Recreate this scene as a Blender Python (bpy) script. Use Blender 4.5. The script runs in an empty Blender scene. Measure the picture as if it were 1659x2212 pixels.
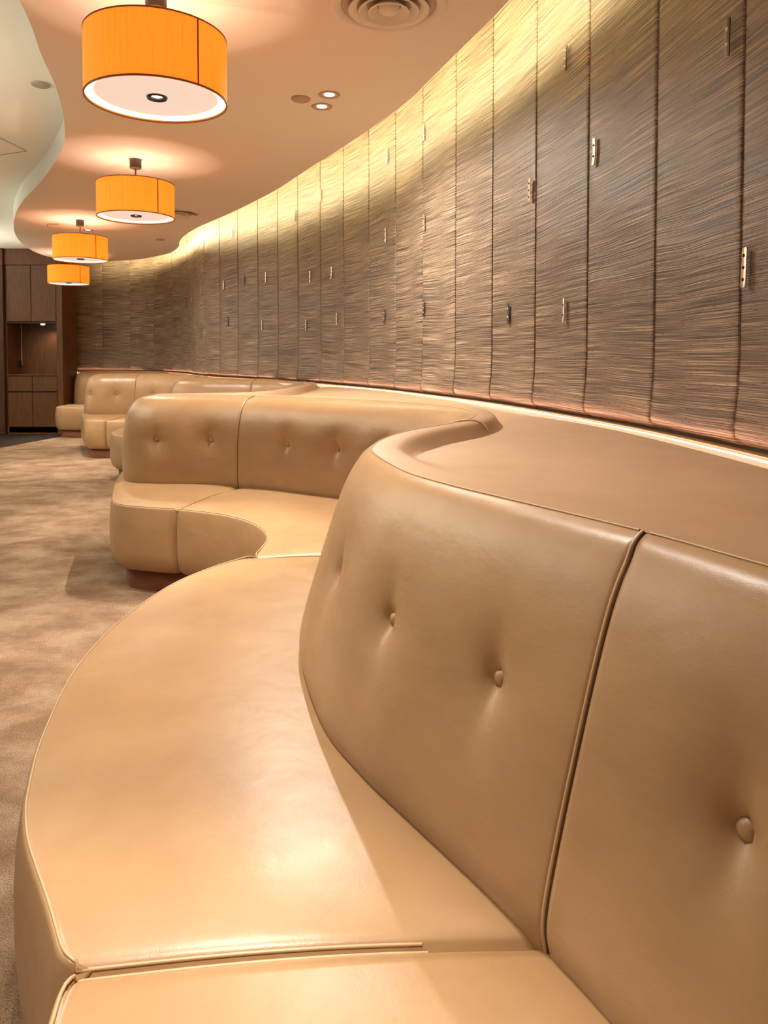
import bpy, math, random
import numpy as np
from mathutils import Vector, Matrix
from mathutils.geometry import delaunay_2d_cdt
random.seed(4); rng = np.random.default_rng(7)
sc = bpy.context.scene
COL = sc.collection

# ------------------------------------------------------------------ camera
EYE = 1.2; FPX = 1560.0; PITCH = math.radians(2)
PPY = 768 + FPX*math.tan(PITCH)
cd = bpy.data.cameras.new('camera'); cam = bpy.data.objects.new('camera', cd); COL.objects.link(cam)
cam.location = (0, 0, EYE); cam.rotation_euler = (math.pi/2-PITCH, 0, 0)
cd.sensor_fit = 'HORIZONTAL'; cd.sensor_width = 36; cd.lens = FPX/1659*36
cd.shift_y = -(1106-PPY)/1659; cd.clip_start = .02
sc.camera = cam

# ------------------------------------------------------------------ world, exposure
sc.view_settings.view_transform = 'Standard'; sc.view_settings.look = 'None'
sc.view_settings.gamma = 1; sc.view_settings.use_curve_mapping = False
sc.view_settings.exposure = 0.25
w = bpy.data.worlds.new('world'); sc.world = w; w.use_nodes = True
w.node_tree.nodes['Background'].inputs[0].default_value = (1, .91, .80, 1)
w.node_tree.nodes['Background'].inputs[1].default_value = .15

def light(name, kind, loc, energy, color=(1, .8, .58), size=.1, rot=(0, 0, 0), spot=None, blend=.4, sy=None, spread=None):
    ld = bpy.data.lights.new(name, kind); ld.energy = energy; ld.color = color
    if kind == 'AREA':
        ld.size = size
        if sy: ld.shape = 'RECTANGLE'; ld.size_y = sy
        if spread: ld.spread = spread
    else:
        ld.shadow_soft_size = size
    if kind == 'SPOT': ld.spot_size = math.radians(spot); ld.spot_blend = blend
    o = bpy.data.objects.new(name, ld); COL.objects.link(o); o.location = loc; o.rotation_euler = rot
    return o

# added unseen area lights filling the aisle left of and behind the camera
K = dict(aisle=5, lamp_up=6.5, lamp_spot=150, down=130, cove=44.0, tape=36)
light('aisle_fill', 'AREA', (-3.2, 1.6, 2.78), K['aisle'], (1, .93, .80), 1.6, sy=2.5)
light('aisle_fill', 'AREA', (-5.0, 5.2, 2.78), K['aisle']*.9, (1, .93, .80), 1.2, sy=2.6)
light('aisle_fill', 'AREA', (-1.4, -2.6, 2.6), K['aisle']*.4, (1, .9, .76), 2.0, sy=1.6)
light('aisle_fill', 'AREA', (-5.9, 8.6, 2.78), K['aisle']*.3, (1, .9, .76), .6, sy=1.6)

for x_, y_, e_ in ((-3.9, 3.1, 64), (-6.0, 6.5, 64), (-6.3, 9.3, 20)):  # added spots without any fitting, only to brighten the pale upper ceiling
    light('ceiling_fill_spot', 'SPOT', (x_, y_, 1.95), e_*5.5, (1, .97, .84), .12, rot=(math.pi, 0, 0), spot=155, blend=.5)
# ------------------------------------------------------------------ helpers
def link(o, parent=None):
    COL.objects.link(o)
    if parent: o.parent = parent
    return o
def tag(o, label=None, cat=None, group=None, kind=None):
    if label: o['label'] = label
    if cat: o['category'] = cat
    if group: o['group'] = group
    if kind: o['kind'] = kind
    return o
def empty(name, loc=(0, 0, 0)):
    o = bpy.data.objects.new(name, None); o.location = loc; o.empty_display_size = .1
    return link(o)
def mesh(name, V, F, mat, parent=None, smooth=True, uv=None, auto=None):
    me = bpy.data.meshes.new(name)
    me.from_pydata([tuple(map(float, v)) for v in V], [], [tuple(map(int, q)) for q in F])
    if uv is not None:
        l = me.uv_layers.new(name='UVMap')
        for lp in me.loops: l.data[lp.index].uv = uv[lp.vertex_index]
    if smooth:
        me.polygons.foreach_set('use_smooth', [True]*len(me.polygons))
        if auto: me.set_sharp_from_angle(angle=math.radians(auto))
    me.materials.append(mat); me.update()
    o = bpy.data.objects.new(name, me); link(o)
    if parent:
        o.parent = parent
        o.matrix_parent_inverse = Matrix.Translation(parent.location).inverted()
    return o
def grid(P, closed=False):
    """P: (rows, cols, 3)"""
    P = np.asarray(P, float); r, c = P.shape[:2]
    F = [(i*c+j, i*c+(j+1) % c, (i+1)*c+(j+1) % c, (i+1)*c+j) for i in range(r-1) for j in range(c if closed else c-1)]
    return P.reshape(-1, 3), F
def box(x0, x1, y0, y1, z0, z1, b=0):
    V = [(x, y, z) for x in (x0, x1) for y in (y0, y1) for z in (z0, z1)]
    F = [(0, 1, 3, 2), (4, 6, 7, 5), (0, 4, 5, 1), (2, 3, 7, 6), (0, 2, 6, 4), (1, 5, 7, 3)]
    return V, F
def boxobj(name, dims, mat, parent=None, bev=0):
    V, F = box(*dims); o = mesh(name, V, F, mat, parent, smooth=False)
    if bev:
        m = o.modifiers.new('bevel', 'BEVEL'); m.width = bev; m.segments = 2
    return o
def lathe(prof, n=48, c=(0, 0, 0)):
    a = np.arange(n)*2*math.pi/n
    P = [[(c[0]+r*math.cos(t), c[1]+r*math.sin(t), c[2]+z) for t in a] for r, z in prof]
    return grid(P, True)
def join(parts):
    V = []; F = []
    for v, f in parts:
        k = len(V); V += [tuple(q) for q in v]; F += [tuple(i+k for i in q) for q in f]
    return V, F
def tube(pts, r, n=6):
    pts = np.asarray(pts, float); T = np.gradient(pts, axis=0); T /= np.linalg.norm(T, axis=1)[:, None]+1e-12
    up = np.array([0, 0, 1.]); rows = []
    prev = None
    for p, t in zip(pts, T):
        a = np.cross(t, up) if prev is None else prev-np.dot(prev, t)*t
        if np.linalg.norm(a) < 1e-3: a = np.cross(t, (1, 0, 0))
        a /= np.linalg.norm(a); prev = a; b = np.cross(t, a)
        rows.append([p+r*(math.cos(q)*a+math.sin(q)*b) for q in np.arange(n)*2*math.pi/n])
    return grid(rows, True)
def cr(pts, t):
    """Catmull-Rom through pts (k,d) at parameters t"""
    P = np.asarray(pts, float); n = len(P)
    P = np.vstack([2*P[0]-P[1], P, 2*P[-1]-P[-2]]); t = np.clip(np.asarray(t, float), 0, n-1-1e-9)
    i = np.floor(t).astype(int); u = (t-i)[:, None]
    a, b, c, d = P[i], P[i+1], P[i+2], P[i+3]
    return .5*((2*b)+(-a+c)*u+(2*a-5*b+4*c-d)*u**2+(-a+3*b-3*c+d)*u**3)
def smooth_step(a, b, x):
    x = np.clip((x-a)/(b-a), 0, 1); return x*x*(3-2*x)

# ------------------------------------------------------------------ materials
def newmat(name):
    m = bpy.data.materials.new(name); m.use_nodes = True
    nt = m.node_tree; b = nt.nodes['Principled BSDF']; return m, nt, b
def N(nt, t, **k):
    n = nt.nodes.new(t)
    for a, v in k.items():
        if a in n.inputs: n.inputs[a].default_value = v
        else: setattr(n, a, v)
    return n
def ramp(nt, src, stops):
    r = nt.nodes.new('ShaderNodeValToRGB'); e = r.color_ramp.elements
    while len(e) > len(stops): e.remove(e[-1])
    while len(e) < len(stops): e.new(.5)
    for q, (p, c) in zip(e, stops): q.position = p; q.color = (*c, 1)
    nt.links.new(src, r.inputs[0]); return r
def plain(name, col, rough=.5, metal=0, spec=.5):
    m, nt, b = newmat(name); b.inputs['Base Color'].default_value = (*col, 1)
    b.inputs['Roughness'].default_value = rough; b.inputs['Metallic'].default_value = metal
    b.inputs['Specular IOR Level'].default_value = spec
    n = N(nt, 'ShaderNodeTexNoise', Scale=60.); tc = N(nt, 'ShaderNodeTexCoord')
    nt.links.new(tc.outputs['Object'], n.inputs['Vector'])
    bu = N(nt, 'ShaderNodeBump', Strength=.04, Distance=.002)
    nt.links.new(n.outputs[0], bu.inputs['Height']); nt.links.new(bu.outputs[0], b.inputs['Normal'])
    return m
def emis(name, col, s):
    m, nt, b = newmat(name); b.inputs['Base Color'].default_value = (*col, 1)
    b.inputs['Emission Color'].default_value = (*col, 1); b.inputs['Emission Strength'].default_value = s
    return m

def leather(name, c0, c1, rough=.36):
    m, nt, b = newmat(name)
    tc = N(nt, 'ShaderNodeTexCoord')
    n1 = N(nt, 'ShaderNodeTexNoise', Scale=4.5, Detail=6., Roughness=.6)
    n2 = N(nt, 'ShaderNodeTexNoise', Scale=420., Detail=2.)
    n3 = N(nt, 'ShaderNodeTexNoise', Scale=14., Detail=3.)
    mp = N(nt, 'ShaderNodeMapping'); mp.inputs['Scale'].default_value = (1, 1.0, 1.8)
    nt.links.new(tc.outputs['Object'], mp.inputs[0])
    for n in (n1, n2, n3): nt.links.new(mp.outputs[0], n.inputs['Vector'])
    r = ramp(nt, n1.outputs[0], [(.3, c0), (.7, c1)])
    nt.links.new(r.outputs[0], b.inputs['Base Color'])
    rr = N(nt, 'ShaderNodeMapRange'); rr.inputs[3].default_value = rough-.05; rr.inputs[4].default_value = rough+.07
    nt.links.new(n3.outputs[0], rr.inputs[0]); nt.links.new(rr.outputs[0], b.inputs['Roughness'])
    b1 = N(nt, 'ShaderNodeBump', Strength=.10, Distance=.0015); nt.links.new(n2.outputs[0], b1.inputs['Height'])
    b2 = N(nt, 'ShaderNodeBump', Strength=.22, Distance=.006); nt.links.new(n3.outputs[0], b2.inputs['Height'])
    nt.links.new(b1.outputs[0], b2.inputs['Normal']); nt.links.new(b2.outputs[0], b.inputs['Normal'])
    b.inputs['Specular IOR Level'].default_value = .65
    return m
LEA = leather('tan_leather', (.335, .192, .088), (.405, .243, .118))
LEAT = leather('ledge_leather', (.385, .235, .132), (.455, .29, .175), .42)
PIPE = leather('piping_leather', (.44, .28, .14), (.49, .32, .17), .4)
SEAMD = plain('dark_seam', (.10, .05, .022), .7)

def carpet():
    m, nt, b = newmat('beige_carpet'); tc = N(nt, 'ShaderNodeTexCoord')
    mp = N(nt, 'ShaderNodeMapping'); mp.inputs['Scale'].default_value = (1.0, 1.25, 1)
    nt.links.new(tc.outputs['Object'], mp.inputs[0])
    a = N(nt, 'ShaderNodeTexNoise', Scale=3.2, Detail=8., Roughness=.68, Distortion=.15); nt.links.new(mp.outputs[0], a.inputs['Vector'])
    c = N(nt, 'ShaderNodeTexNoise', Scale=260., Detail=3., Roughness=.8); nt.links.new(tc.outputs['Object'], c.inputs['Vector'])
    r = ramp(nt, a.outputs[0], [(.38, (.30, .180, .108)), (.5, (.41, .262, .165)), (.62, (.52, .355, .24))])
    r2 = ramp(nt, c.outputs[0], [(.36, (.42, .42, .42)), (.62, (1.25, 1.25, 1.25))])
    mx = N(nt, 'ShaderNodeMix', data_type='RGBA', blend_type='MULTIPLY'); mx.inputs[0].default_value = 1
    nt.links.new(r.outputs[0], mx.inputs[6]); nt.links.new(r2.outputs[0], mx.inputs[7])
    nt.links.new(mx.outputs[2], b.inputs['Base Color'])
    b.inputs['Roughness'].default_value = .95; b.inputs['Specular IOR Level'].default_value = .1
    bu = N(nt, 'ShaderNodeBump', Strength=.9, Distance=.008); nt.links.new(c.outputs[0], bu.inputs['Height'])
    bv = N(nt, 'ShaderNodeBump', Strength=.5, Distance=.02); nt.links.new(a.outputs[0], bv.inputs['Height'])
    nt.links.new(bu.outputs[0], bv.inputs['Normal']); nt.links.new(bv.outputs[0], b.inputs['Normal'])
    return m
CARP = carpet()

def woven():
    """handmade horizontal fibre paper: u = metres along wall, v = height"""
    m, nt, b = newmat('woven_fibre_wallcovering'); uv = N(nt, 'ShaderNodeUVMap', uv_map='UVMap')
    # gentle waviness of the strands
    wn = N(nt, 'ShaderNodeTexNoise', Scale=1.5, Detail=2., Roughness=.4); nt.links.new(uv.outputs[0], wn.inputs['Vector'])
    sx = N(nt, 'ShaderNodeSeparateXYZ'); nt.links.new(uv.outputs[0], sx.inputs[0])
    ms = N(nt, 'ShaderNodeMath', operation='MULTIPLY_ADD'); ms.inputs[1].default_value = .06
    nt.links.new(wn.outputs[0], ms.inputs[0]); nt.links.new(sx.outputs[1], ms.inputs[2])
    cx = N(nt, 'ShaderNodeCombineXYZ'); nt.links.new(sx.outputs[0], cx.inputs[0]); nt.links.new(ms.outputs[0], cx.inputs[1])
    def stretched(sxx, syy, det, rough):
        mp = N(nt, 'ShaderNodeMapping'); mp.inputs['Scale'].default_value = (sxx, syy, 1)
        nt.links.new(cx.outputs[0], mp.inputs[0])
        n = N(nt, 'ShaderNodeTexNoise', Scale=1., Detail=det, Roughness=rough); nt.links.new(mp.outputs[0], n.inputs['Vector']); return n
    fine = stretched(2.2, 430, 2., .6)
    band = stretched(1.1, 75, 4., .65)
    tone = stretched(1.2, 6, 3., .5)
    fleck = stretched(45, 170, 1., .5)
    r1 = ramp(nt, fine.outputs[0], [(.36, (.032, .022, .016)), (.5, (.130, .092, .066)), (.66, (.47, .37, .275))])
    r2 = ramp(nt, band.outputs[0], [(.32, (.70, .68, .66)), (.68, (1.25, 1.2, 1.14))])
    r3 = ramp(nt, tone.outputs[0], [(.35, (.82, .80, .80)), (.65, (1.15, 1.12, 1.06))])
    r4 = ramp(nt, fleck.outputs[0], [(.27, (.22, .18, .15)), (.34, (1, 1, 1))])
    last = r1.outputs[0]
    for r in (r2, r3, r4):
        mx = N(nt, 'ShaderNodeMix', data_type='RGBA', blend_type='MULTIPLY'); mx.inputs[0].default_value = 1
        nt.links.new(last, mx.inputs[6]); nt.links.new(r.outputs[0], mx.inputs[7]); last = mx.outputs[2]
    nt.links.new(last, b.inputs['Base Color'])
    b.inputs['Roughness'].default_value = .47; b.inputs['Specular IOR Level'].default_value = .5
    b1 = N(nt, 'ShaderNodeBump', Strength=.5, Distance=.0015); nt.links.new(fine.outputs[0], b1.inputs['Height'])
    b2 = N(nt, 'ShaderNodeBump', Strength=.4, Distance=.006); nt.links.new(band.outputs[0], b2.inputs['Height'])
    nt.links.new(b1.outputs[0], b2.inputs['Normal']); nt.links.new(b2.outputs[0], b.inputs['Normal'])
    return m
WOV = woven()

def wood(name, c0, c1, rough=.38, sc_=(14, 14, .9)):
    m, nt, b = newmat(name); tc = N(nt, 'ShaderNodeTexCoord'); mp = N(nt, 'ShaderNodeMapping'); mp.inputs['Scale'].default_value = sc_
    nt.links.new(tc.outputs['Object'], mp.inputs[0])
    n = N(nt, 'ShaderNodeTexNoise', Scale=5., Detail=8., Roughness=.62, Distortion=.4); nt.links.new(mp.outputs[0], n.inputs['Vector'])
    r = ramp(nt, n.outputs[0], [(.34, c0), (.66, c1)]); nt.links.new(r.outputs[0], b.inputs['Base Color'])
    b.inputs['Roughness'].default_value = rough+.06; b.inputs['Specular IOR Level'].default_value = .35
    bu = N(nt, 'ShaderNodeBump', Strength=.12, Distance=.003); nt.links.new(n.outputs[0], bu.inputs['Height']); nt.links.new(bu.outputs[0], b.inputs['Normal'])
    return m
WOOD = wood('walnut_veneer', (.070, .023, .007), (.140, .055, .017))
WOODD = wood('dark_walnut', (.040, .014, .006), (.075, .028, .012), .45)
WOODR = wood('red_brown_plinth', (.15, .045, .015), (.24, .085, .030), .42, (1.2, 1.2, 9))
CEIL = plain('peach_plaster', (.80, .73, .635), .75, spec=.2)
CEILW = plain('pale_plaster', (.84, .85, .77), .8, spec=.2)
GAP = plain('cove_plaster', (.7, .65, .5), .8)
STONE = plain('dark_stone', (.035, .027, .022), .4)
BRONZE = plain('bronze_rail', (.34, .20, .10), .4, .2)
METAL = plain('brushed_dark_metal', (.12, .105, .09), .4, .8)
SILV = plain('silver_metal', (.78, .70, .60), .25, .9)
TRIMR = plain('trim_ring', (.46, .33, .23), .5)
BLACK = plain('black_plastic', (.02, .018, .016), .4)
BACKM = plain('dark_backing', (.12, .085, .06), .9)
BANDC = plain('shade_binding', (.30, .09, .02), .7)
STRIP = emis('lit_acrylic_strip', (1.0, .70, .45), .48)
STRIP.node_tree.nodes['Principled BSDF'].inputs['Base Color'].default_value = (.35, .27, .19, 1)
TAPE = emis('led_tape', (1.0, .50, .33), K['tape'])
COVE = emis('cove_led', (1.0, .86, .50), K['cove'])
BULB = emis('spot_bulb', (1, .93, .82), 9)
DIFF = emis('diffuser_glass', (1.0, .76, .62), .62)
DIFF.node_tree.nodes['Principled BSDF'].inputs['Base Color'].default_value = (.35, .31, .27, 1)
RIMW = emis('lit_rim', (1.0, .88, .66), 1.15)

def shade_mat():
    m, nt, b = newmat('orange_silk_shade'); tc = N(nt, 'ShaderNodeTexCoord'); mp = N(nt, 'ShaderNodeMapping')
    mp.inputs['Scale'].default_value = (45, 45, 1.6); nt.links.new(tc.outputs['Object'], mp.inputs[0])
    n = N(nt, 'ShaderNodeTexNoise', Scale=2.2, Detail=4., Roughness=.6); nt.links.new(mp.outputs[0], n.inputs['Vector'])
    r = ramp(nt, n.outputs[0], [(.24, (.72, .22, .016)), (.36, (.92, .35, .026)), (.7, (1.0, .39, .04))])
    nt.links.new(r.outputs[0], b.inputs['Base Color']); nt.links.new(r.outputs[0], b.inputs['Emission Color'])
    b.inputs['Emission Strength'].default_value = .60; b.inputs['Roughness'].default_value = .8
    tr = N(nt, 'ShaderNodeBsdfTranslucent'); nt.links.new(r.outputs[0], tr.inputs[0])
    mx = N(nt, 'ShaderNodeMixShader'); mx.inputs[0].default_value = .35
    nt.links.new(b.outputs[0], mx.inputs[1]); nt.links.new(tr.outputs[0], mx.inputs[2])
    nt.links.new(mx.outputs[0], nt.nodes['Material Output'].inputs[0])
    return m
SHADE = shade_mat()

# ------------------------------------------------------------------ the wall line (plan)
W = [(1.4,-1.0),(1.25,-.3),(1.12,.4),(1.03,.95),(.99,1.45),(.96,1.94),(.91,2.42),(.82,2.9),(.71,3.37),(.58,3.84),(.43,4.29),(.26,4.75),(.09,5.19),(-.11,5.63),(-.33,6.06),(-.56,6.48),(-.81,6.89),(-1.06,7.3),(-1.33,7.69),(-1.62,8.08),(-1.91,8.46),(-2.19,8.88),(-2.44,9.4),(-2.735,10.1),(-3.125,10.7),(-3.56,11.2),(-4.03,11.5),(-4.53,11.65),(-4.985,11.7)]
def wall_frame(t):
    t = np.asarray(t, float); P = cr(W, t); T = cr(W, t+.01)-cr(W, t-.01)
    e = T; 
    T = e/np.linalg.norm(e, axis=1)[:, None]; Nn = np.stack([-T[:, 1], T[:, 0]], 1)   # towards the room
    return P, T, Nn
HZ = 2.82    # upper ceiling
TOP = 3.12   # top of the cove behind the lowered ceiling
wz = np.array([.958, .962, .968, .976, .990, 1.01, 1.04, 1.10] + list(np.linspace(1.2, TOP, 40)))
wo = np.array([-.010, -.004, .006, .016, .021, .022, .019, .012] + [.008]*40)
_t = np.linspace(0, len(W)-1, 400); _P = cr(W, _t); _S = np.concatenate([[0], np.cumsum(np.linalg.norm(np.diff(_P, axis=0), axis=1))])
def arc(t): return np.interp(t, _t, _S)
wall = mesh('wall_right', *grid(np.stack([np.concatenate([P_ := wall_frame(_t)[0]-wall_frame(_t)[2]*.012, np.full((400, 1), z)], 1) for z in (0, TOP)], 0)), BACKM)
tag(wall, kind='structure')
for i in range(len(W)-1):
    s = np.concatenate([[0, 0, .006, .018, .035, .06], np.linspace(.1, .9, 12), [.94, .965, .982, .994, 1]])
    P, T, Nn = wall_frame(i+s)
    L = arc(np.array([i+1.]))[0]-arc(np.array([float(i)]))[0]
    d = np.minimum(s, 1-s)*L
    pill = .0022*smooth_step(0, .010, d)+.0022*(1-s)-.0030*np.exp(-((1-s)*L/.03)**2); pill[0] = -.006         # padded, with a small overlap step
    wob = rng.uniform(-.5, .5)
    rows = []; uvs = []
    for z, o in zip(wz, wo):
        off = o+pill+.0022*math.sin(z*9+i*1.7)*np.sin(s*math.pi)+.0016*math.sin(z*23+i)*np.sin(s*math.pi)
        q = P+Nn*off[:, None]
        rows.append(np.concatenate([q, np.full((len(s), 1), z)], 1))
        uvs += [(-(i*7.3+a), z+i*3.1+wob) for a in s*L]
    mesh('wall_panel', *grid(rows), WOV, wall, uv=uvs)

# lit acrylic strip and bronze rail along the foot of the wall covering
tt = np.linspace(0, len(W)-1, 500); WP, WT, WN = wall_frame(tt)
TAP = smooth_step(12.5, 15.5, tt)
def ribbon(o0, o1, z0, z1, zb):
    z0, z1, zb = [np.broadcast_to(np.asarray(q_, float), tt.shape)[:, None] for q_ in (z0, z1, zb)]
    o1 = (np.full(len(tt), o1) if np.isscalar(o1) else o1)[:, None]; o0 = (np.full(len(tt), o0) if np.isscalar(o0) else o0)[:, None]
    a = WP+WN*o0; b = WP+WN*o1; z = lambda q, v: np.concatenate([q, v], 1)
    return grid([z(a, zb), z(a, z0), z(b, z1), z(b, zb)])
o = mesh('lit_ledge_strip', *ribbon(.030, .131-.066*TAP, .944-.012*TAP, .944-.012*TAP, .90), STRIP, auto=40)
tag(o, 'glowing cream light strip running along the foot of the woven wall', 'light strip')
o = mesh('bronze_rail', *ribbon(-.04, .034, .950, .950, .90), BRONZE, auto=40)
tag(o, 'narrow dark bronze rail between glowing strip and woven wall', 'rail')

o2 = mesh('led_tape', *ribbon(.052-.01*TAP, .058-.01*TAP, .9455-.012*TAP, .9455-.012*TAP, .944-.012*TAP), TAPE, o, smooth=False)

# ------------------------------------------------------------------ banquette plan: foot of the back (B) and front lip of the seat (S)
ST = [((.95,-.45),(.25,-.85)),((.75,-.05),(.0,-.3)),((.48,.38),(-.22,.15)),((.29,.72),(-.35,.60)),((.2,.893),(-.405,.862)),
((.052,1.12),(-.571,1.116)),((-.05,1.28),(-.64,1.27)),((-.132,1.453),(-.695,1.45)),((-.205,1.743),(-.75,1.72)),((-.215,1.95),(-.759,2.017)),
((-.165,2.2),(-.715,2.33)),((-.06,2.45),(-.63,2.54)),((.11,2.72),(-.51,2.725)),((.19,2.97),(-.487,2.86)),((.18,3.25),(-.49,2.99)),
((.06,3.5),(-.53,3.12)),((-.1,3.68),(-.61,3.26)),((-.274,3.815),(-.717,3.372)),((-.538,3.986),(-.86,3.465)),((-.851,4.157),(-1.035,3.536)),
((-1.05,4.22),(-1.2,3.585)),((-1.25,4.235),(-1.33,3.635)),((-1.40,4.245),(-1.405,3.72)),((-1.52,4.29),(-1.47,3.88)),((-1.59,4.38),(-1.57,4.18)),
((-1.61,4.52),(-1.66,4.48)),((-1.58,4.66),(-1.73,4.8)),((-1.48,4.75),(-1.76,5.1)),((-1.3,4.79),(-1.68,5.32)),((-1.12,4.85),(-1.5,5.42)),
((-.98,4.97),(-1.38,5.5)),((-.92,5.3),(-1.33,5.64)),((-.89,5.75),(-1.33,5.85)),((-.86,6.15),(-1.35,6.08)),((-.89,6.6),(-1.4,6.28)),
((-1.01,6.97),(-1.55,6.48)),((-1.2,7.18),(-1.78,6.58)),((-1.35,7.23),(-1.97,6.63)),((-1.65,7.28),(-2.25,6.68)),((-1.95,7.33),(-2.5,6.8)),
((-2.2,7.45),(-2.66,7.02)),((-2.28,7.68),(-2.73,7.35)),((-2.26,7.95),(-2.72,7.68)),((-2.28,8.2),(-2.7,7.93)),((-2.35,8.45),(-2.74,8.12)),
((-2.5,8.8),(-2.83,8.24)),((-2.8,9.12),(-2.97,8.30)),((-3.02,9.27),(-3.1,8.32)),((-3.23,9.34),(-3.23,8.34)),((-3.45,9.3),(-3.39,8.37)),
((-3.65,9.24),(-3.50,8.44)),((-3.8,9.25),(-3.59,8.62)),((-3.89,9.36),(-3.76,8.98)),((-3.91,9.5),(-3.95,9.42)),((-3.87,9.64),(-4.02,9.75)),
((-3.76,9.74),(-3.98,10.0)),((-3.6,9.8),(-3.87,10.1)),((-3.5,10.0),(-3.83,10.2)),((-3.45,10.4),(-3.84,10.3)),((-3.5,10.75),(-3.92,10.38)),
((-3.65,11.05),(-4.07,10.44)),((-4.0,11.2),(-4.3,10.47)),((-4.4,11.25),(-4.6,10.49)),((-4.65,11.22),(-4.76,10.53)),((-4.80,11.24),(-4.84,10.65)),
((-4.87,11.33),(-4.87,10.9)),((-4.885,11.5),(-4.89,11.2))]
BP = np.array([s[0] for s in ST], float); SP = np.array([s[1] for s in ST], float)
def frame(PT, t):
    P = cr(PT, t); e = .15
    T = cr(PT, np.minimum(t+e, len(PT)-1))-cr(PT, np.maximum(t-e, 0))
    T /= np.linalg.norm(T, axis=1)[:, None]
    return P, T, np.stack([T[:, 1], -T[:, 0]], 1)      # normal points in under the ledge
def resample(PT, t0, t1, ds):
    t = np.linspace(t0, t1, 600); P = cr(PT, t); s = np.concatenate([[0], np.cumsum(np.linalg.norm(np.diff(P, axis=0), axis=1))])
    n = max(12, int(s[-1]/ds)); si = np.linspace(0, s[-1], n)
    # denser next to both ends, for the creases
    ex = np.array([.003, .008, .015, .024]); si = np.unique(np.concatenate([si, ex, s[-1]-ex]))
    return np.interp(si, s, t), si, s[-1]

CREST = .960
# face profile of the back: inward offset, height
prof = np.array([(.05,.34),(.02,.40),(.004,.445),(.0,.475),(.008,.52),(.030,.60),(.054,.68),(.079,.76),(.103,.83),(.126,.885),(.146,.920),(.164,.944),(.186,.957)])
pl = np.concatenate([[0], np.cumsum(np.linalg.norm(np.diff(prof, axis=0), axis=1))])
prof2 = np.array([(.05,.34),(.02,.40),(.004,.445),(-.001,.475),(-.002,.52),(.0,.60),(.003,.68),(.010,.76),(.024,.83),(.046,.885),(.074,.920),(.112,.944),(.186,.957)])
def profile(n, p=None):
    q = np.linspace(0, 1, n)*pl[-1]; a = cr(prof if p is None else p, np.interp(q, pl, np.arange(len(prof)))); return a

def closest_s(pt, t, si):
    P = cr(BP, t); d = np.hypot(P[:, 0]-pt[0], P[:, 1]-pt[1]); return si[np.argmin(d)]

def button(parent, c, nrm, r=.0145):
    n = Vector(nrm).normalized(); q = n.to_track_quat('Z', 'Y').to_matrix()
    pr = [(.0001, .010), (.005, .0096), (.010, .0078), (.0135, .004), (.0145, 0), (.0135, -.004), (.011, -.006)]
    V, F = lathe([(a*r/.0145, b*r/.0145) for a, b in pr], 20)
    V = [Vector(c)+q @ Vector(v) for v in V]
    return mesh('button', V, F, LEA, parent)

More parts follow.
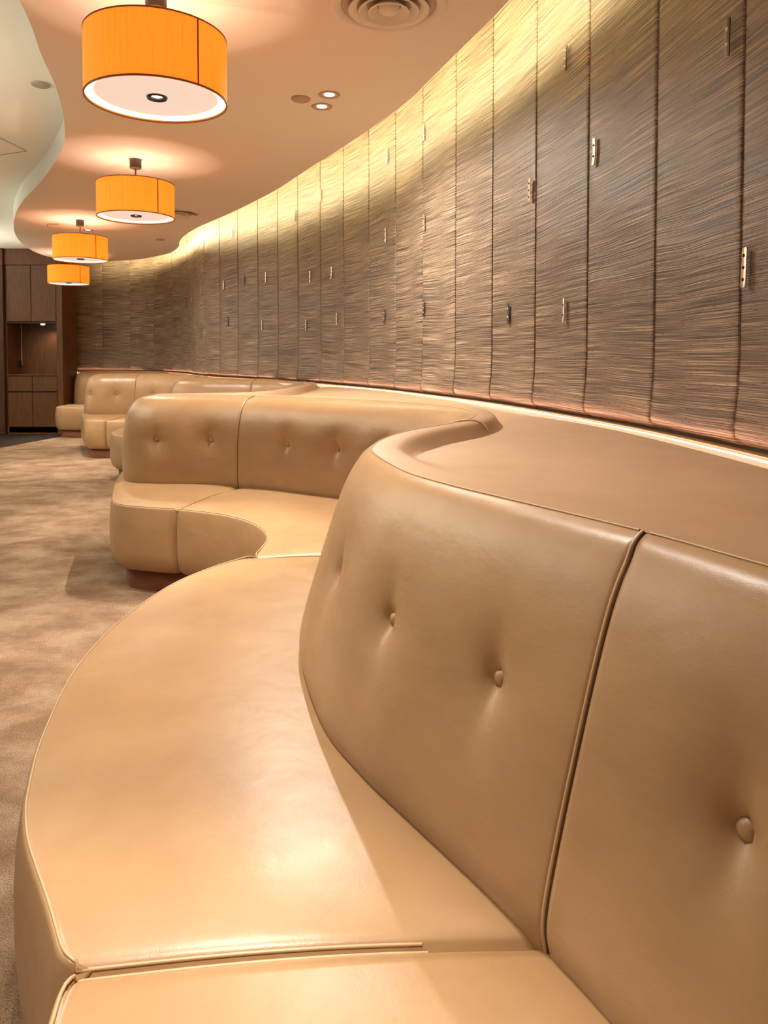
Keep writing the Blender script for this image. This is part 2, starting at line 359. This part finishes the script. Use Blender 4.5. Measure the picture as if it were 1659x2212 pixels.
def section(i0, i1, label, buttons=(), ds=.012, rows=70, open_end=False):
    mid = cr(SP, [(i0+i1)/2])[0]*.5+cr(BP, [(i0+i1)/2])[0]*.5
    root = empty('banquette_section', (mid[0], mid[1], 0))
    tag(root, label, 'banquette', 'curved leather banquette sections')
    # ---- back
    t, si, L = resample(BP, i0, i1, ds); P, T, Nn = frame(BP, t)
    pr = profile(rows); pr2 = profile(rows, prof2); wgt = smooth_step(13, 18, t); bs = [closest_s(b, t, si) for b in buttons]
    e = np.minimum(si, L-si)
    crease = .008*np.exp(-(e/.0035)**1.3)+.003*np.exp(-(e/.02))
    R = []
    zz = pr[:, 1]
    for k, (o, z) in enumerate(pr):
        o = o*(1-wgt)+pr2[k, 0]*wgt
        off = o+crease*smooth_step(.36, .46, z)*(1-.85*smooth_step(.92, .957, z))
        zo = np.full(len(si), z)-crease*smooth_step(.85, .93, z)*(1-smooth_step(.93, .957, z))*.6
        bulge = .005*np.sin(np.clip((z-.44)/(.95-.44), 0, 1)*math.pi)*np.sin(np.clip(si/L, 0, 1)*math.pi)**.5
        off = off-bulge*.6
        for sb in bs:
            dx = si-sb; dz = z-.70; r2 = dx*dx+dz*dz; r = np.sqrt(r2)
            off = off+.024*np.exp(-(r/.022))+.013*np.exp(-(r2/.085**2))
            # pulled folds above and below the button
            off = off+.009*np.exp(-(dx/(.010+.25*abs(dz)))**2)*np.exp(-(abs(dz)/.07))
        R.append(np.concatenate([P+Nn*off[:, None], zo[:, None]], 1))
    R = np.array(R)
    bk = mesh('backrest', *grid(R), LEA, root)
    for sb in bs:
        j = np.argmin(abs(si-sb)); k = np.argmin(abs(zz-.70)); c = R[k, j]
        n = np.array([-Nn[j][0], -Nn[j][1], .10]); cc = c+n*(.0065 if ds <= .012 else .013)
        button(bk, cc, n)
    # stitched seam where face meets the top, and the piping down both end creases
    v1 = tube(R[-1][2:-2]+np.array([0, 0, .0002]), .0022)
    kk = slice(int(rows*.13), rows)
    v2 = tube(R[kk, 1]+np.concatenate([-Nn[1]*.0005, [0]]), .0030)
    tubes = [v1, v2]
    if i0 in (12, 33):
        tubes.append(tube([(P[1][0]+Nn[1][0]*o_, P[1][1]+Nn[1][1]*o_, z_) for o_, z_ in ((.15, .948), (.186, .9615), (.22, .9655), (.245, .9655), (.268, .959), (.285, .943), (.298, .924))], .004))
    mesh('piping', *join(tubes), PIPE, bk)
    mesh('seam', *tube(R[kk, -1]+np.concatenate([-Nn[-1]*.0035, [0]]), .0026 if ds <= .012 else .0036), SEAMD, bk)
    # ---- seat: ruled between foot of the back and lip, then down the front
    t, si, L = resample(SP, i0, i1, ds); S, ST_, SN = frame(SP, t)
    Bq, _, BN = frame(BP, t)
    out = -SN
    e = np.minimum(si, L-si)
    # lengths measured along B as well so that creases stay even
    eb = np.minimum(t-i0, i1-t)
    Bd = np.linalg.norm(np.gradient(Bq, axis=0), axis=1); sB = np.concatenate([[0], np.cumsum(Bd[1:])]); eB = np.minimum(sB, sB[-1]-sB)
    rowsL = []
    inner = Bq+BN*.06
    fr = np.concatenate([np.linspace(0, .9, 24), [.93, .955, .975, .99, 1]])
    for f_ in fr:
        base = inner*(1-f_)+(S-out*.012-out*(.020*np.exp(-(e/.016)))[:, None])*f_
        ee = eB*(1-f_)+e*f_
        dz = .014*np.exp(-(ee/.008)**1.3)+.012*np.exp(-(ee/.075))
        crown = .010*math.sin(min(1, max(0, (f_-.1)/.9))*math.pi)
        rowsL.append(np.concatenate([base, (.444+crown-dz)[:, None]], 1))
    dzl = .014*np.exp(-(e/.010)**1.3)
    for oo, z in [(-.006,.4435),(-.001,.440),(.001,.434),(.004,.42),(.010,.38),(.014,.32),(.014,.26),(.011,.20),(.003,.155),(-.012,.125),(-.035,.108),(-.07,.102)]:
        q = S+out*(oo-dzl-.004*np.exp(-(e/.04))-.020*np.exp(-(e/.016)))[:, None]
        rowsL.append(np.concatenate([q, np.full((len(si), 1), z-.0)-(dzl*(z > .4))[:, None]], 1))
    Q = np.array(rowsL)
    seat = mesh('seat', *grid(Q), LEA, root)
    lipi = len(fr)
    path = np.concatenate([Q[8:lipi, 2], Q[lipi, 3:-3], Q[8:lipi, -3][::-1]])+np.array([0, 0, .0002])
    mesh('piping', *tube(path, .0024), PIPE, seat)
    mesh('seam', *tube(Q[lipi+3:, -1]+np.concatenate([out[-1]*.001, [0]]), .003), SEAMD, seat)
    # ---- plinth
    pl_ = [np.concatenate([S-out*.065, np.full((len(si), 1), z)], 1) for z in (.0, .115)]
    pl_.append(np.concatenate([S-out*.14, np.full((len(si), 1), .115)], 1))
    mesh('plinth', *grid(pl_), WOODR, root)
    return root

section(0, 4, 'tan leather curved banquette section in the nearest lower right corner, one button in view', [(.312,.703),(.48,.40),(.70,.05)], .012, 90)
section(4, 12, 'large tan leather banquette section bulging toward the aisle in the foreground', [(.105,1.045),(-.05,1.305),(-.175,1.62),(-.205,1.98)], .010, 100)
section(12, 19, 'tan leather banquette section lining the hollow of the nearest alcove', [(.185,3.15),(-.02,3.61),(-.265,3.81),(-.55,3.99)], .014)
section(19, 30, 'two button tan leather banquette end section with rounded tip nearest the aisle', [(-1.03,4.2),(-1.355,4.24)], .014)
section(30, 33, 'tan leather banquette section on the hidden far side of the nearest finger', [], .025, 40)
section(33, 37, 'pale lit leather banquette section right of the short seam behind the first finger', [], .025, 40)
section(37, 44, 'leather banquette section bulging behind the first finger, left of the short seam', [(-1.6,7.27),(-1.95,7.33)], .02, 40)
section(44, 48, 'leather banquette section in the second alcove right of the dark seam', [(-2.98,9.25),(-2.65,8.98)], .02, 50)
section(48, 56, 'second two button banquette end section further down the aisle', [(-3.78,9.24),(-3.45,9.3)], .02, 50)
section(56, 60, 'leather banquette section in the last alcove behind the second finger', [], .03, 30)
section(60, 66, 'farthest leather banquette section against the dark wood cabinet side', [(-4.5,11.25)], .02, 40)

# ------------------------------------------------------------------ the padded ledge between the backs and the wall
def build_ledge():
    OFF = .184
    tb = np.linspace(0, len(BP)-1, 2400); P, T, Nn = frame(BP, tb)
    def thin(q, d):
        out = [q[0]]
        for p in q[1:]:
            if np.hypot(*(p-out[-1])) >= d: out.append(p)
        return np.array(out)
    def dist(pts):
        pts = np.asarray(pts); r = np.empty(len(pts))
        for a in range(0, len(pts), 2000):
            d = np.hypot(pts[a:a+2000, None, 0]-P[None, :, 0], pts[a:a+2000, None, 1]-P[None, :, 1]); r[a:a+2000] = d.min(1)
        return r
    edge = P+Nn*OFF; edge = edge[dist(edge) > OFF-.012]; edge = thin(edge, .022)
    wt = np.linspace(.3, len(W)-1.02, 900); wp, _, wn = wall_frame(wt); back = thin(wp+wn*(.127-.066*smooth_step(12.5, 15.5, wt))[:, None], .05)
    poly = np.vstack([edge, back[::-1]])
    def inside(pts):
        x, y = pts[:, 0], pts[:, 1]; c = np.zeros(len(pts), bool); n = len(poly)
        for i in range(n):
            x0, y0 = poly[i]; x1, y1 = poly[(i+1) % n]
            if y0 == y1: continue
            m = ((y0 > y) != (y1 > y)) & (x < (x1-x0)*(y-y0)/(y1-y0)+x0); c ^= m
        return c
    pts = []
    for o in (.205, .228, .246, .258, .266, .274, .284, .296, .308, .322, .345, .38):
        q = P+Nn*o; q = q[dist(q) > o-.006]; pts.append(thin(q, .012 if o < .33 else .03))
    gx, gy = np.meshgrid(np.arange(-5.2, 1.3, .055), np.arange(-.6, 11.9, .055)); g = np.stack([gx.ravel(), gy.ravel()], 1)
    g = g[inside(g)]; g = g[dist(g) > .41]; pts.append(g)
    pts = np.vstack(pts); pts = pts[inside(pts)]
    # keep clear of the wall-side edge
    dB = np.array([np.hypot(*(back-p).T).min() for p in pts]); pts = pts[dB > .03]
    allp = np.vstack([poly, pts]); n = len(poly)
    co, _, fa, *_ = delaunay_2d_cdt([Vector(p) for p in allp], [(i, (i+1) % n) for i in range(n)], [], 0, 1e-5)
    co = np.array([tuple(v) for v in co]); cen = np.array([co[list(f_)].mean(0) for f_ in fa]); ok = inside(cen) & (dist(cen) > OFF-.006)
    F = [f_ for f_, k in zip(fa, ok) if k]
    t = dist(co)
    far = smooth_step(1.45, 2.25, co[:, 1])
    zL = .948-.036*(1-.85*smooth_step(6.1, 7.2, co[:, 1]))*np.exp(-np.maximum(t-.3, 0)/.10)
    zc = CREST+.004*np.sin(np.clip((t-.184)/.09, 0, 1)*math.pi)-.003
    z_roll = zc*(1-smooth_step(.256, .300, t))+zL*smooth_step(.256, .300, t)
    z_flush = CREST-.003-(CREST-.003-.948)*smooth_step(.2, .75, t)
    z = z_roll*far+z_flush*(1-far)
    V = np.concatenate([co, z[:, None]], 1)
    # skirt down the wall-side edge
    V = list(map(tuple, V)); k = len(V)
    for b in back: V.append((b[0], b[1], .90))
    m = len(edge); bi = [m+len(back)-1-j for j in range(len(back))]
    used = np.array([tuple(co[i]) for i in range(len(co))])
    idx = [int(np.argmin(np.hypot(used[:, 0]-b[0], used[:, 1]-b[1]))) for b in back]
    F += [(idx[j], idx[j+1], k+j+1, k+j) for j in range(len(back)-1)]
    o = mesh('leather_ledge', V, F, LEAT, auto=50)
    tag(o, 'wide tan leather topped ledge filling the space between banquette backs and wall', 'ledge')
build_ledge()

# ------------------------------------------------------------------ floor
V, F = [(-6.9, -4, 0), (1.8, -4, 0), (1.8, 13, 0), (-4.62, 13, 0), (-4.80, 10.55, 0), (-5.06, 8.9, 0), (-6.9, -2.6, 0)], [(0, 1, 2, 3, 4, 5, 6)]
tag(mesh('floor', V, F, CARP, smooth=False), kind='structure')
V, F = [(-6.9, -2.6, -.004), (-5.03, 8.9, -.004), (-4.77, 10.55, -.004), (-4.6, 13, -.004), (-6.9, 13, -.004)], [(0, 1, 2, 3, 4)]
tag(mesh('floor', V, F, STONE, smooth=False), kind='structure')

# ------------------------------------------------------------------ ceilings
CR = [(.2,-3.5),(.45,-1.6),(.62,-.3),(.70,.6),(.72,1.5),(.66,2.3),(.511,3.0),(.354,3.493),(.234,3.87),(.083,4.3),(-.271,5.05),(-.57,5.629),(-.925,6.342),(-1.281,6.955),(-1.69,7.6),(-2.085,8.197),(-2.397,8.761),(-2.604,9.257),(-2.738,9.688),(-2.99,10.207),(-3.303,10.584),(-3.693,10.939),(-4.306,11.18),(-4.80,11.20)]
CL = [(-4.80,11.20),(-4.93,10.584),(-4.80,9.771),(-4.468,8.829),(-4.028,7.914),(-3.47,6.955),(-2.838,6.042),(-2.317,5.221),(-2.05,4.692),(-1.80,4.038),(-1.656,3.546),(-1.545,3.205),(-1.44,2.8),(-1.32,2.2),(-1.18,1.4),(-1.2,.4),(-1.4,-.8),(-1.7,-2.2),(-1.8,-3.5)]
er = cr(CR, np.linspace(0, len(CR)-1, 220)); el = cr(CL, np.linspace(0, len(CL)-1, 200))
ZC = 2.65
ring = np.vstack([er, el[1:]]); n = len(ring)
V = [(x, y, ZC) for x, y in ring]+[(x, y, HZ+.002 if j >= len(er)-1 else 2.664) for j, (x, y) in enumerate(ring)]
co, _, fa, *_ = delaunay_2d_cdt([Vector(p) for p in ring], [(i, (i+1) % n) for i in range(n)], [tuple(range(n))], 1, 1e-6)
co = [tuple(c) for c in co]; k0 = len(V); V2 = [(c[0], c[1], ZC) for c in co]
so = mesh('ceiling', V2, [tuple(f_) for f_ in fa], CEIL, smooth=False); tag(so, kind='structure')
m = len(er); fasc = [(i, i+1, n+i+1, n+i) for i in range(m, n-1)]
tag(mesh('ceiling_fascia_trim', V, fasc, CEILW), kind='structure').name = 'trim_1'
tag(mesh('trim_2', V, [(i, i+1, n+i+1, n+i) for i in range(0, m-1)], GAP), kind='structure')
up = [(-6.9, -4, HZ), (-1.8, -4, HZ)]+[(x, y, HZ) for x, y in el[::-1]]+[(-4.7, 13, HZ), (-6.9, 13, HZ)]
tag(mesh('ceiling', up, [tuple(range(len(up)))], CEILW, smooth=False), kind='structure')
tag(mesh('ceiling', [(-4.99, -4, TOP), (2, -4, TOP), (2, 13, TOP), (-4.99, 13, TOP)], [(0, 1, 2, 3)], GAP, smooth=False), kind='structure')
tag(mesh('wall_left', [(-6.9, 7, 0), (-6.9, 13, 0), (-6.9, 13, HZ), (-6.9, 7, HZ)], [(0, 1, 2, 3)], CEILW, smooth=False), kind='structure')
# LED tape on the slab edge, facing the woven wall
e2 = er[20:215]; T = np.gradient(e2, axis=0); T /= np.linalg.norm(T, axis=1)[:, None]; nn = np.stack([T[:, 1], -T[:, 0]], 1)
q0 = e2-nn*.105; q1 = e2-nn*.100
z = lambda q, v: np.concatenate([q, np.full((len(q), 1), v)], 1)
o = mesh('cove_light', *grid([z(q1, 2.688), z(q1, 2.765)]), COVE, smooth=False)
tag(o, 'warm cove light tape hidden on the ceiling edge above the woven wall', 'cove light')

# access hatch outline on the pale ceiling
hv = tube([(-2.86, 5.39, HZ-.002), (-2.83, 5.78, HZ-.002), (-3.12, 5.9, HZ-.002)], .003, 4)
tag(mesh('access_hatch_joint', *hv, plain('hatch_joint', (.42, .42, .34), .8)), 'thin outline of an access hatch in the pale upper ceiling', 'ceiling hatch')

# ------------------------------------------------------------------ pendant drum lamps
def pendant(x, y, label):
    root = empty('pendant_lamp', (x, y, ZC)); tag(root, label, 'pendant lamp', 'orange drum pendant lamps')
    c = (x, y, 0); R = .275; zb, zt = 2.222, 2.470
    sh = mesh('lamp_shade', *lathe([(R, zb), (R, (zb+zt)/2), (R, zt), (R-.003, zt), (R-.003, (zb+zt)/2), (R-.003, zb), (R, zb)], 96, c), SHADE, root, auto=40)
    bands = [lathe([(R+.0015, zq), (R+.0015, zq+.006), (R-.004, zq+.006), (R-.004, zq), (R+.0015, zq)], 96, c) for zq in (zb-.002, zt-.004)]
    # overlap seam of the fabric
    a = math.atan2(0-y, 0-x)+.57; sr = []
    for da in (-.014, .014): sr.append([(x+(R+.002)*math.cos(a+da), y+(R+.002)*math.sin(a+da), q) for q in (zb, zt)])
    bands.append(grid(sr))
    mesh('shade_binding', *join(bands), BANDC, sh, auto=40)
    mesh('diffuser', *lathe([(.040, 2.238), (.12, 2.238), (.236, 2.240), (.240, 2.244)], 64, c), DIFF, root, auto=40)
    mesh('lit_rim', *lathe([(.240, 2.243), (.271, 2.230)], 64, c), RIMW, root, auto=40)
    sp = mesh('spot_housing', *lathe([(.022, 2.244), (.024, 2.236), (.038, 2.230), (.041, 2.236), (.041, 2.25)], 32, c), BLACK, root, auto=40)
    mesh('spot_bulb', *lathe([(.0005, 2.236), (.012, 2.238), (.0225, 2.243)], 24, c), BULB, sp)
    mesh('rod', *lathe([(.0055, 2.25), (.0055, 2.60)], 12, c), METAL, root)
    mesh('canopy', *lathe([(.0005, 2.583), (.040, 2.583), (.042, 2.586), (.042, 2.649), (.04, 2.65)], 40, c), METAL, root, auto=40)
    mesh('spider', *join([tube([(x+R*.98*math.cos(q), y+R*.98*math.sin(q), 2.452), (x, y, 2.452)], .003, 4) for q in (0.3, .3+2.094, .3+4.189)]), METAL, root)
    light('pendant_bulb', 'POINT', (x, y, 2.325), K['lamp_up'], (1, .84, .66), .022)
    light('pendant_spot', 'SPOT', (x, y, 2.226), K['lamp_spot'], (1, .90, .76), .022, spot=52, blend=.6)
pendant(-.912, 2.94, 'nearest and largest orange silk drum pendant lamp at the top of the picture')
pendant(-1.84, 5.40, 'second orange drum pendant lamp, hanging left of the far round air vent')
pendant(-3.26, 7.80, 'third orange drum pendant lamp, hanging just above the farthest one')
pendant(-4.50, 10.35, 'farthest and smallest orange drum pendant lamp in front of the dark cabinets')
# the next lamp of the row hangs behind the viewer
pendant(-.38, .42, 'orange drum pendant lamp hanging behind the viewer, out of the frame')

# ------------------------------------------------------------------ ceiling fittings
def downlight(x, y, label, e=1.0, cone=165, aim=None):
    root = empty('recessed_downlight', (x, y, ZC)); tag(root, label, 'downlight', 'recessed ceiling downlights')
    c = (x, y, ZC)
    mesh('trim_ring', *lathe([(.062, .0), (.060, -.004), (.050, -.005), (.040, -.002), (.036, -.001)], 40, c), TRIMR, root, auto=50)
    mesh('bulb', *lathe([(.0005, -.003), (.018, -.0035), (.026, -.002), (.028, -.0005)], 24, c), BULB, root)
    if e:
        d = Vector(aim)-Vector(c) if aim else Vector((0, 0, -1))
        light('downlight_beam', 'SPOT', (x, y, ZC-.012), K['down']*e, (1, .92, .80), .02, rot=d.to_track_quat('-Z', 'Y').to_euler(), spot=cone, blend=.9)
downlight(-.304, 4.07, 'lit recessed downlight, upper right one of the nearer pair on the ceiling', e=1)
downlight(-.362, 4.26, 'lit recessed downlight, lower left one of the nearer pair on the ceiling', e=1)
downlight(-.58, 1.50, 'added recessed downlight brightening the foreground seat, out of the frame', e=.66, cone=100)  # this and the next are an added pair, brightening the near seat
downlight(-.50, 1.72, 'added recessed downlight over the foreground back, brightening the seat, out of the frame', e=.66, cone=100)
downlight(-3.36, 8.10, 'far lit recessed downlight above the third lamp, nearer of its pair', e=.5)
downlight(-3.42, 8.40, 'far lit recessed downlight above the third lamp, farther of its pair', e=.5)
downlight(-2.32, 6.55, 'added recessed downlight hidden behind the second pendant lamp, brightening the leather roll', e=.6)  # added unseen to brighten the banquette roll behind the first finger
def disc(x, y, z, label, r=.055, mat=TRIMR):
    o = mesh('ceiling_speaker', *lathe([(r, 0), (r-.002, -.008), (r*.9, -.011), (.0005, -.012)], 40, (x, y, z)), mat, auto=40)
    tag(o, label, 'ceiling disc')
disc(-.47, 4.13, ZC, 'flat round disc on the peach ceiling left of the nearer downlight pair')
disc(-2.789, 9.07, ZC, 'small flat round disc far away on the peach ceiling near the woven wall')
disc(-2.05, 4.37, HZ, 'flat round disc on the pale upper ceiling beyond the curved fascia', .055, plain('pale_disc', (.40, .38, .29), .6))
o = empty('emergency_light', (-3.63, 8.02, ZC)); tag(o, 'small slim fitting on the ceiling left of the third lamp', 'ceiling fitting')
boxobj('base', (-3.70, -3.58, 8.0, 8.04, ZC-.012, ZC), TRIMR, o, .003); mesh('lens', *lathe([(.018, 0), (.016, -.02), (.0005, -.024)], 20, (-3.70, 8.02, ZC)), SILV, o)
def vent(x, y, label):
    root = empty('round_air_vent', (x, y, ZC)); tag(root, label, 'air vent', 'round ceiling air vents'); c = (x, y, ZC)
    mesh('outer_ring', *lathe([(.245, 0), (.243, -.008), (.232, -.013), (.215, -.012), (.200, -.004), (.196, .004)], 80, c), CEIL, root, auto=60)
    mesh('throat', *lathe([(.198, .0), (.198, -.0005), (.19, -.0005), (.0005, -.0005)], 64, c), plain('vent_throat', (.48, .40, .32), .8), root)
    for r1, r0, dz in ((.168, .130, -.022), (.126, .090, -.026), (.086, .050, -.030)):
        mesh('cone', *lathe([(r1, dz), (r1-.006, dz-.003), (r0+.004, -.008), (r0, -.004), (r0+.006, -.003), (r1-.003, dz+.004), (r1, dz)], 64, c), CEIL, root, auto=60)
    mesh('hub', *lathe([(.044, -.004), (.043, -.022), (.030, -.032), (.0005, -.036)], 40, c), CEIL, root, auto=60)
vent(.02, 3.045, 'large round slotted air vent at the top edge of the picture')
vent(-2.10, 7.42, 'far round slotted air vent right of the second lamp')

# ------------------------------------------------------------------ metal tags sewn on the wall
TG = [(5,.1,2.06),(4,.92,1.43),(6,.87,1.99),(7,.36,2.44),(7,.37,1.39),(8,.06,1.97),(8,.55,1.41),(10,.93,2.64),(10,.9,2.06),(10,.92,1.51),(12,.31,2.08),(12,.26,2.65),(12,.36,1.49),(14,.47,1.91),(14,.23,1.51),(14,.93,2.62),(15,.4,1.92),(15,.59,1.48),(16,.06,2.53),(17,.56,2.01),(17,.76,1.52),(18,.65,2.03),(19,.24,2.58),(19,.74,2.01),(19,.5,1.59),(21,.43,2.55),(21,.23,1.98),(21,.27,1.47),(22,.36,1.96),(23,.03,2.39),(23,.02,1.94),(24,.35,2.0),(24,.81,2.4),(25,.27,1.99),(24,.76,1.53)]
ORD = ['', 'first', 'second', 'third', 'fourth', 'fifth', 'sixth', 'seventh', 'eighth', 'ninth', 'tenth', 'eleventh', 'twelfth', 'thirteenth', 'fourteenth', 'fifteenth', 'sixteenth', 'seventeenth', 'eighteenth', 'nineteenth', 'twentieth', 'twenty first', 'twenty second']
for k, (i, s, zc) in enumerate(TG):
    same = sorted([q[2] for q in TG if q[0] == i]); r = same.index(zc)
    pos = '' if len(same) == 1 else ({2: ['lower', 'upper'], 3: ['lowest', 'middle', 'highest']}[len(same)][r]+' ')
    P, T, Nn = wall_frame([i+s]); P = P[0]; T = T[0]; Nn = Nn[0]
    root = empty('wall_tag', (P[0]+Nn[0]*.02, P[1]+Nn[1]*.02, zc))
    tag(root, '%ssmall silver metal tag sewn on the %s woven wall panel from the right' % (pos, ORD[i-3]), 'metal tag', 'silver tags on the woven wall')
    w_, h_ = .011, .052; bend = rng.uniform(-.008, .008); lean = rng.uniform(-.12, .05)
    rows = []
    for q in np.linspace(-1, 1, 15):
        wv = w_*(1 if abs(q) < .9 else .8)
        cx = bend*(1-q*q)+lean*q*h_*.6
        th = .0035
        sec = [(-wv, 0), (-wv, th), (-wv*.6, th+.001), (wv*.6, th+.001), (wv, th), (wv, 0)]
        off = .018+.006*(1-s)
        rows.append([(P[0]+T[0]*(a+cx)+Nn[0]*(off+b), P[1]+T[1]*(a+cx)+Nn[1]*(off+b), zc+q*h_) for a, b in sec])
    plate = mesh('plate', *grid(rows), SILV if k % 3 else METAL, root, auto=30)
    for q in ((-.6, 0, .6) if k % 2 else (-.35, .45)):
        V, F = lathe([(.0001, .0035), (.003, .003), (.0052, .0)], 10)
        nv = Vector((Nn[0], Nn[1], 0)).to_track_quat('Z', 'Y').to_matrix()
        cc = Vector((P[0]+Nn[0]*(off+.0045)+T[0]*(bend*(1-q*q)+lean*q*h_*.6), P[1]+Nn[1]*(off+.0045)+T[1]*(bend*(1-q*q)+lean*q*h_*.6), zc+q*h_))
        mesh('stud', [cc+nv @ Vector(v) for v in V], F, BLACK if k % 3 else SILV, root)

# ------------------------------------------------------------------ cabinets at the far end
Y0 = 11.0
cab = empty('wall_cabinet', (-5.35, Y0, 0)); tag(cab, 'dark walnut built-in cabinet with lit open niche at the far end', 'cabinet')
boxobj('carcass_side', (-5.76, -5.735, Y0+.02, Y0+.5, 0, 2.57), WOOD, cab)
boxobj('carcass_side', (-4.985, -4.955, Y0+.02, Y0+.5, 0, 2.57), WOOD, cab)
boxobj('end_stile', (-4.975, -4.885, Y0-.01, Y0+.5, 0, HZ), WOOD, cab, .003)
boxobj('top_panel', (-5.76, -4.975, Y0+.0, Y0+.5, 2.575, HZ), WOOD, cab)
for a, b in ((-5.735, -5.365), (-5.36, -4.985)):
    boxobj('upper_door', (a+.002, b-.002, Y0, Y0+.022, 1.72, 2.567), WOOD, cab, .002)
    boxobj('drawer', (a+.002, b-.002, Y0, Y0+.022, .655, .885), WOOD, cab, .002)
    boxobj('lower_door', (a+.002, b-.002, Y0, Y0+.022, .115, .635), WOOD, cab, .002)
boxobj('upper_box', (-5.735, -4.985, Y0+.03, Y0+.48, 1.69, 2.55), WOODD, cab)
boxobj('lower_box', (-5.735, -4.985, Y0+.03, Y0+.48, .02, .88), WOODD, cab)
boxobj('counter', (-5.74, -4.98, Y0-.01, Y0+.45, .893, .908), WOOD, cab, .002)
boxobj('niche_back', (-5.735, -4.985, Y0+.44, Y0+.46, .908, 1.69), WOOD, cab)
boxobj('niche_edge_trim', (-5.732, -5.722, Y0+.42, Y0+.437, 1.05, 1.69), TRIMR, cab)
boxobj('plinth', (-5.74, -4.98, Y0+.03, Y0+.06, 0, .10), WOOD, cab)
mesh('niche_spotlight', *lathe([(.03, 0), (.03, -.012), (.02, -.02), (.0005, -.022)], 24, (-5.28, Y0+.2, 1.69)), BULB, cab)
light('niche_spot', 'SPOT', (-5.20, Y0+.22, 1.66), 7, (1, .78, .55), .02, rot=(.25, 0, 0), spot=120, blend=.8)
o = boxobj('power_socket', (-5.73, -5.715, Y0+.28, Y0+.40, 1.03, 1.13), BLACK, None, .003); tag(o, 'black power socket on the left side of the cabinet niche', 'socket')
col = boxobj('wood_column', (-6.9, -5.76, Y0-.05, Y0+.6, 0, 2.57), WOODD, None, .004); tag(col, 'dark wood column left of the cabinet at the picture edge', 'column')
col = boxobj('wood_soffit', (-6.9, -5.76, Y0-.05, Y0+.6, 2.572, HZ-.004), wood('red_walnut', (.07, .012, .006), (.11, .022, .010)), None); tag(col, 'reddish wood soffit over the column at the left picture edge', 'soffit')
rt = mesh('wall_end', [(-4.885, Y0, 0), (-4.985, 11.72, 0), (-4.985, 11.72, TOP), (-4.885, Y0, TOP)], [(0, 1, 2, 3)], WOODD, smooth=False); tag(rt, kind='structure')
tag(mesh('wall_far', [(-6.9, 11.9, 0), (1.8, 11.9, 0), (1.8, 11.9, TOP), (-6.9, 11.9, TOP)], [(0, 1, 2, 3)], WOODD, smooth=False), kind='structure')
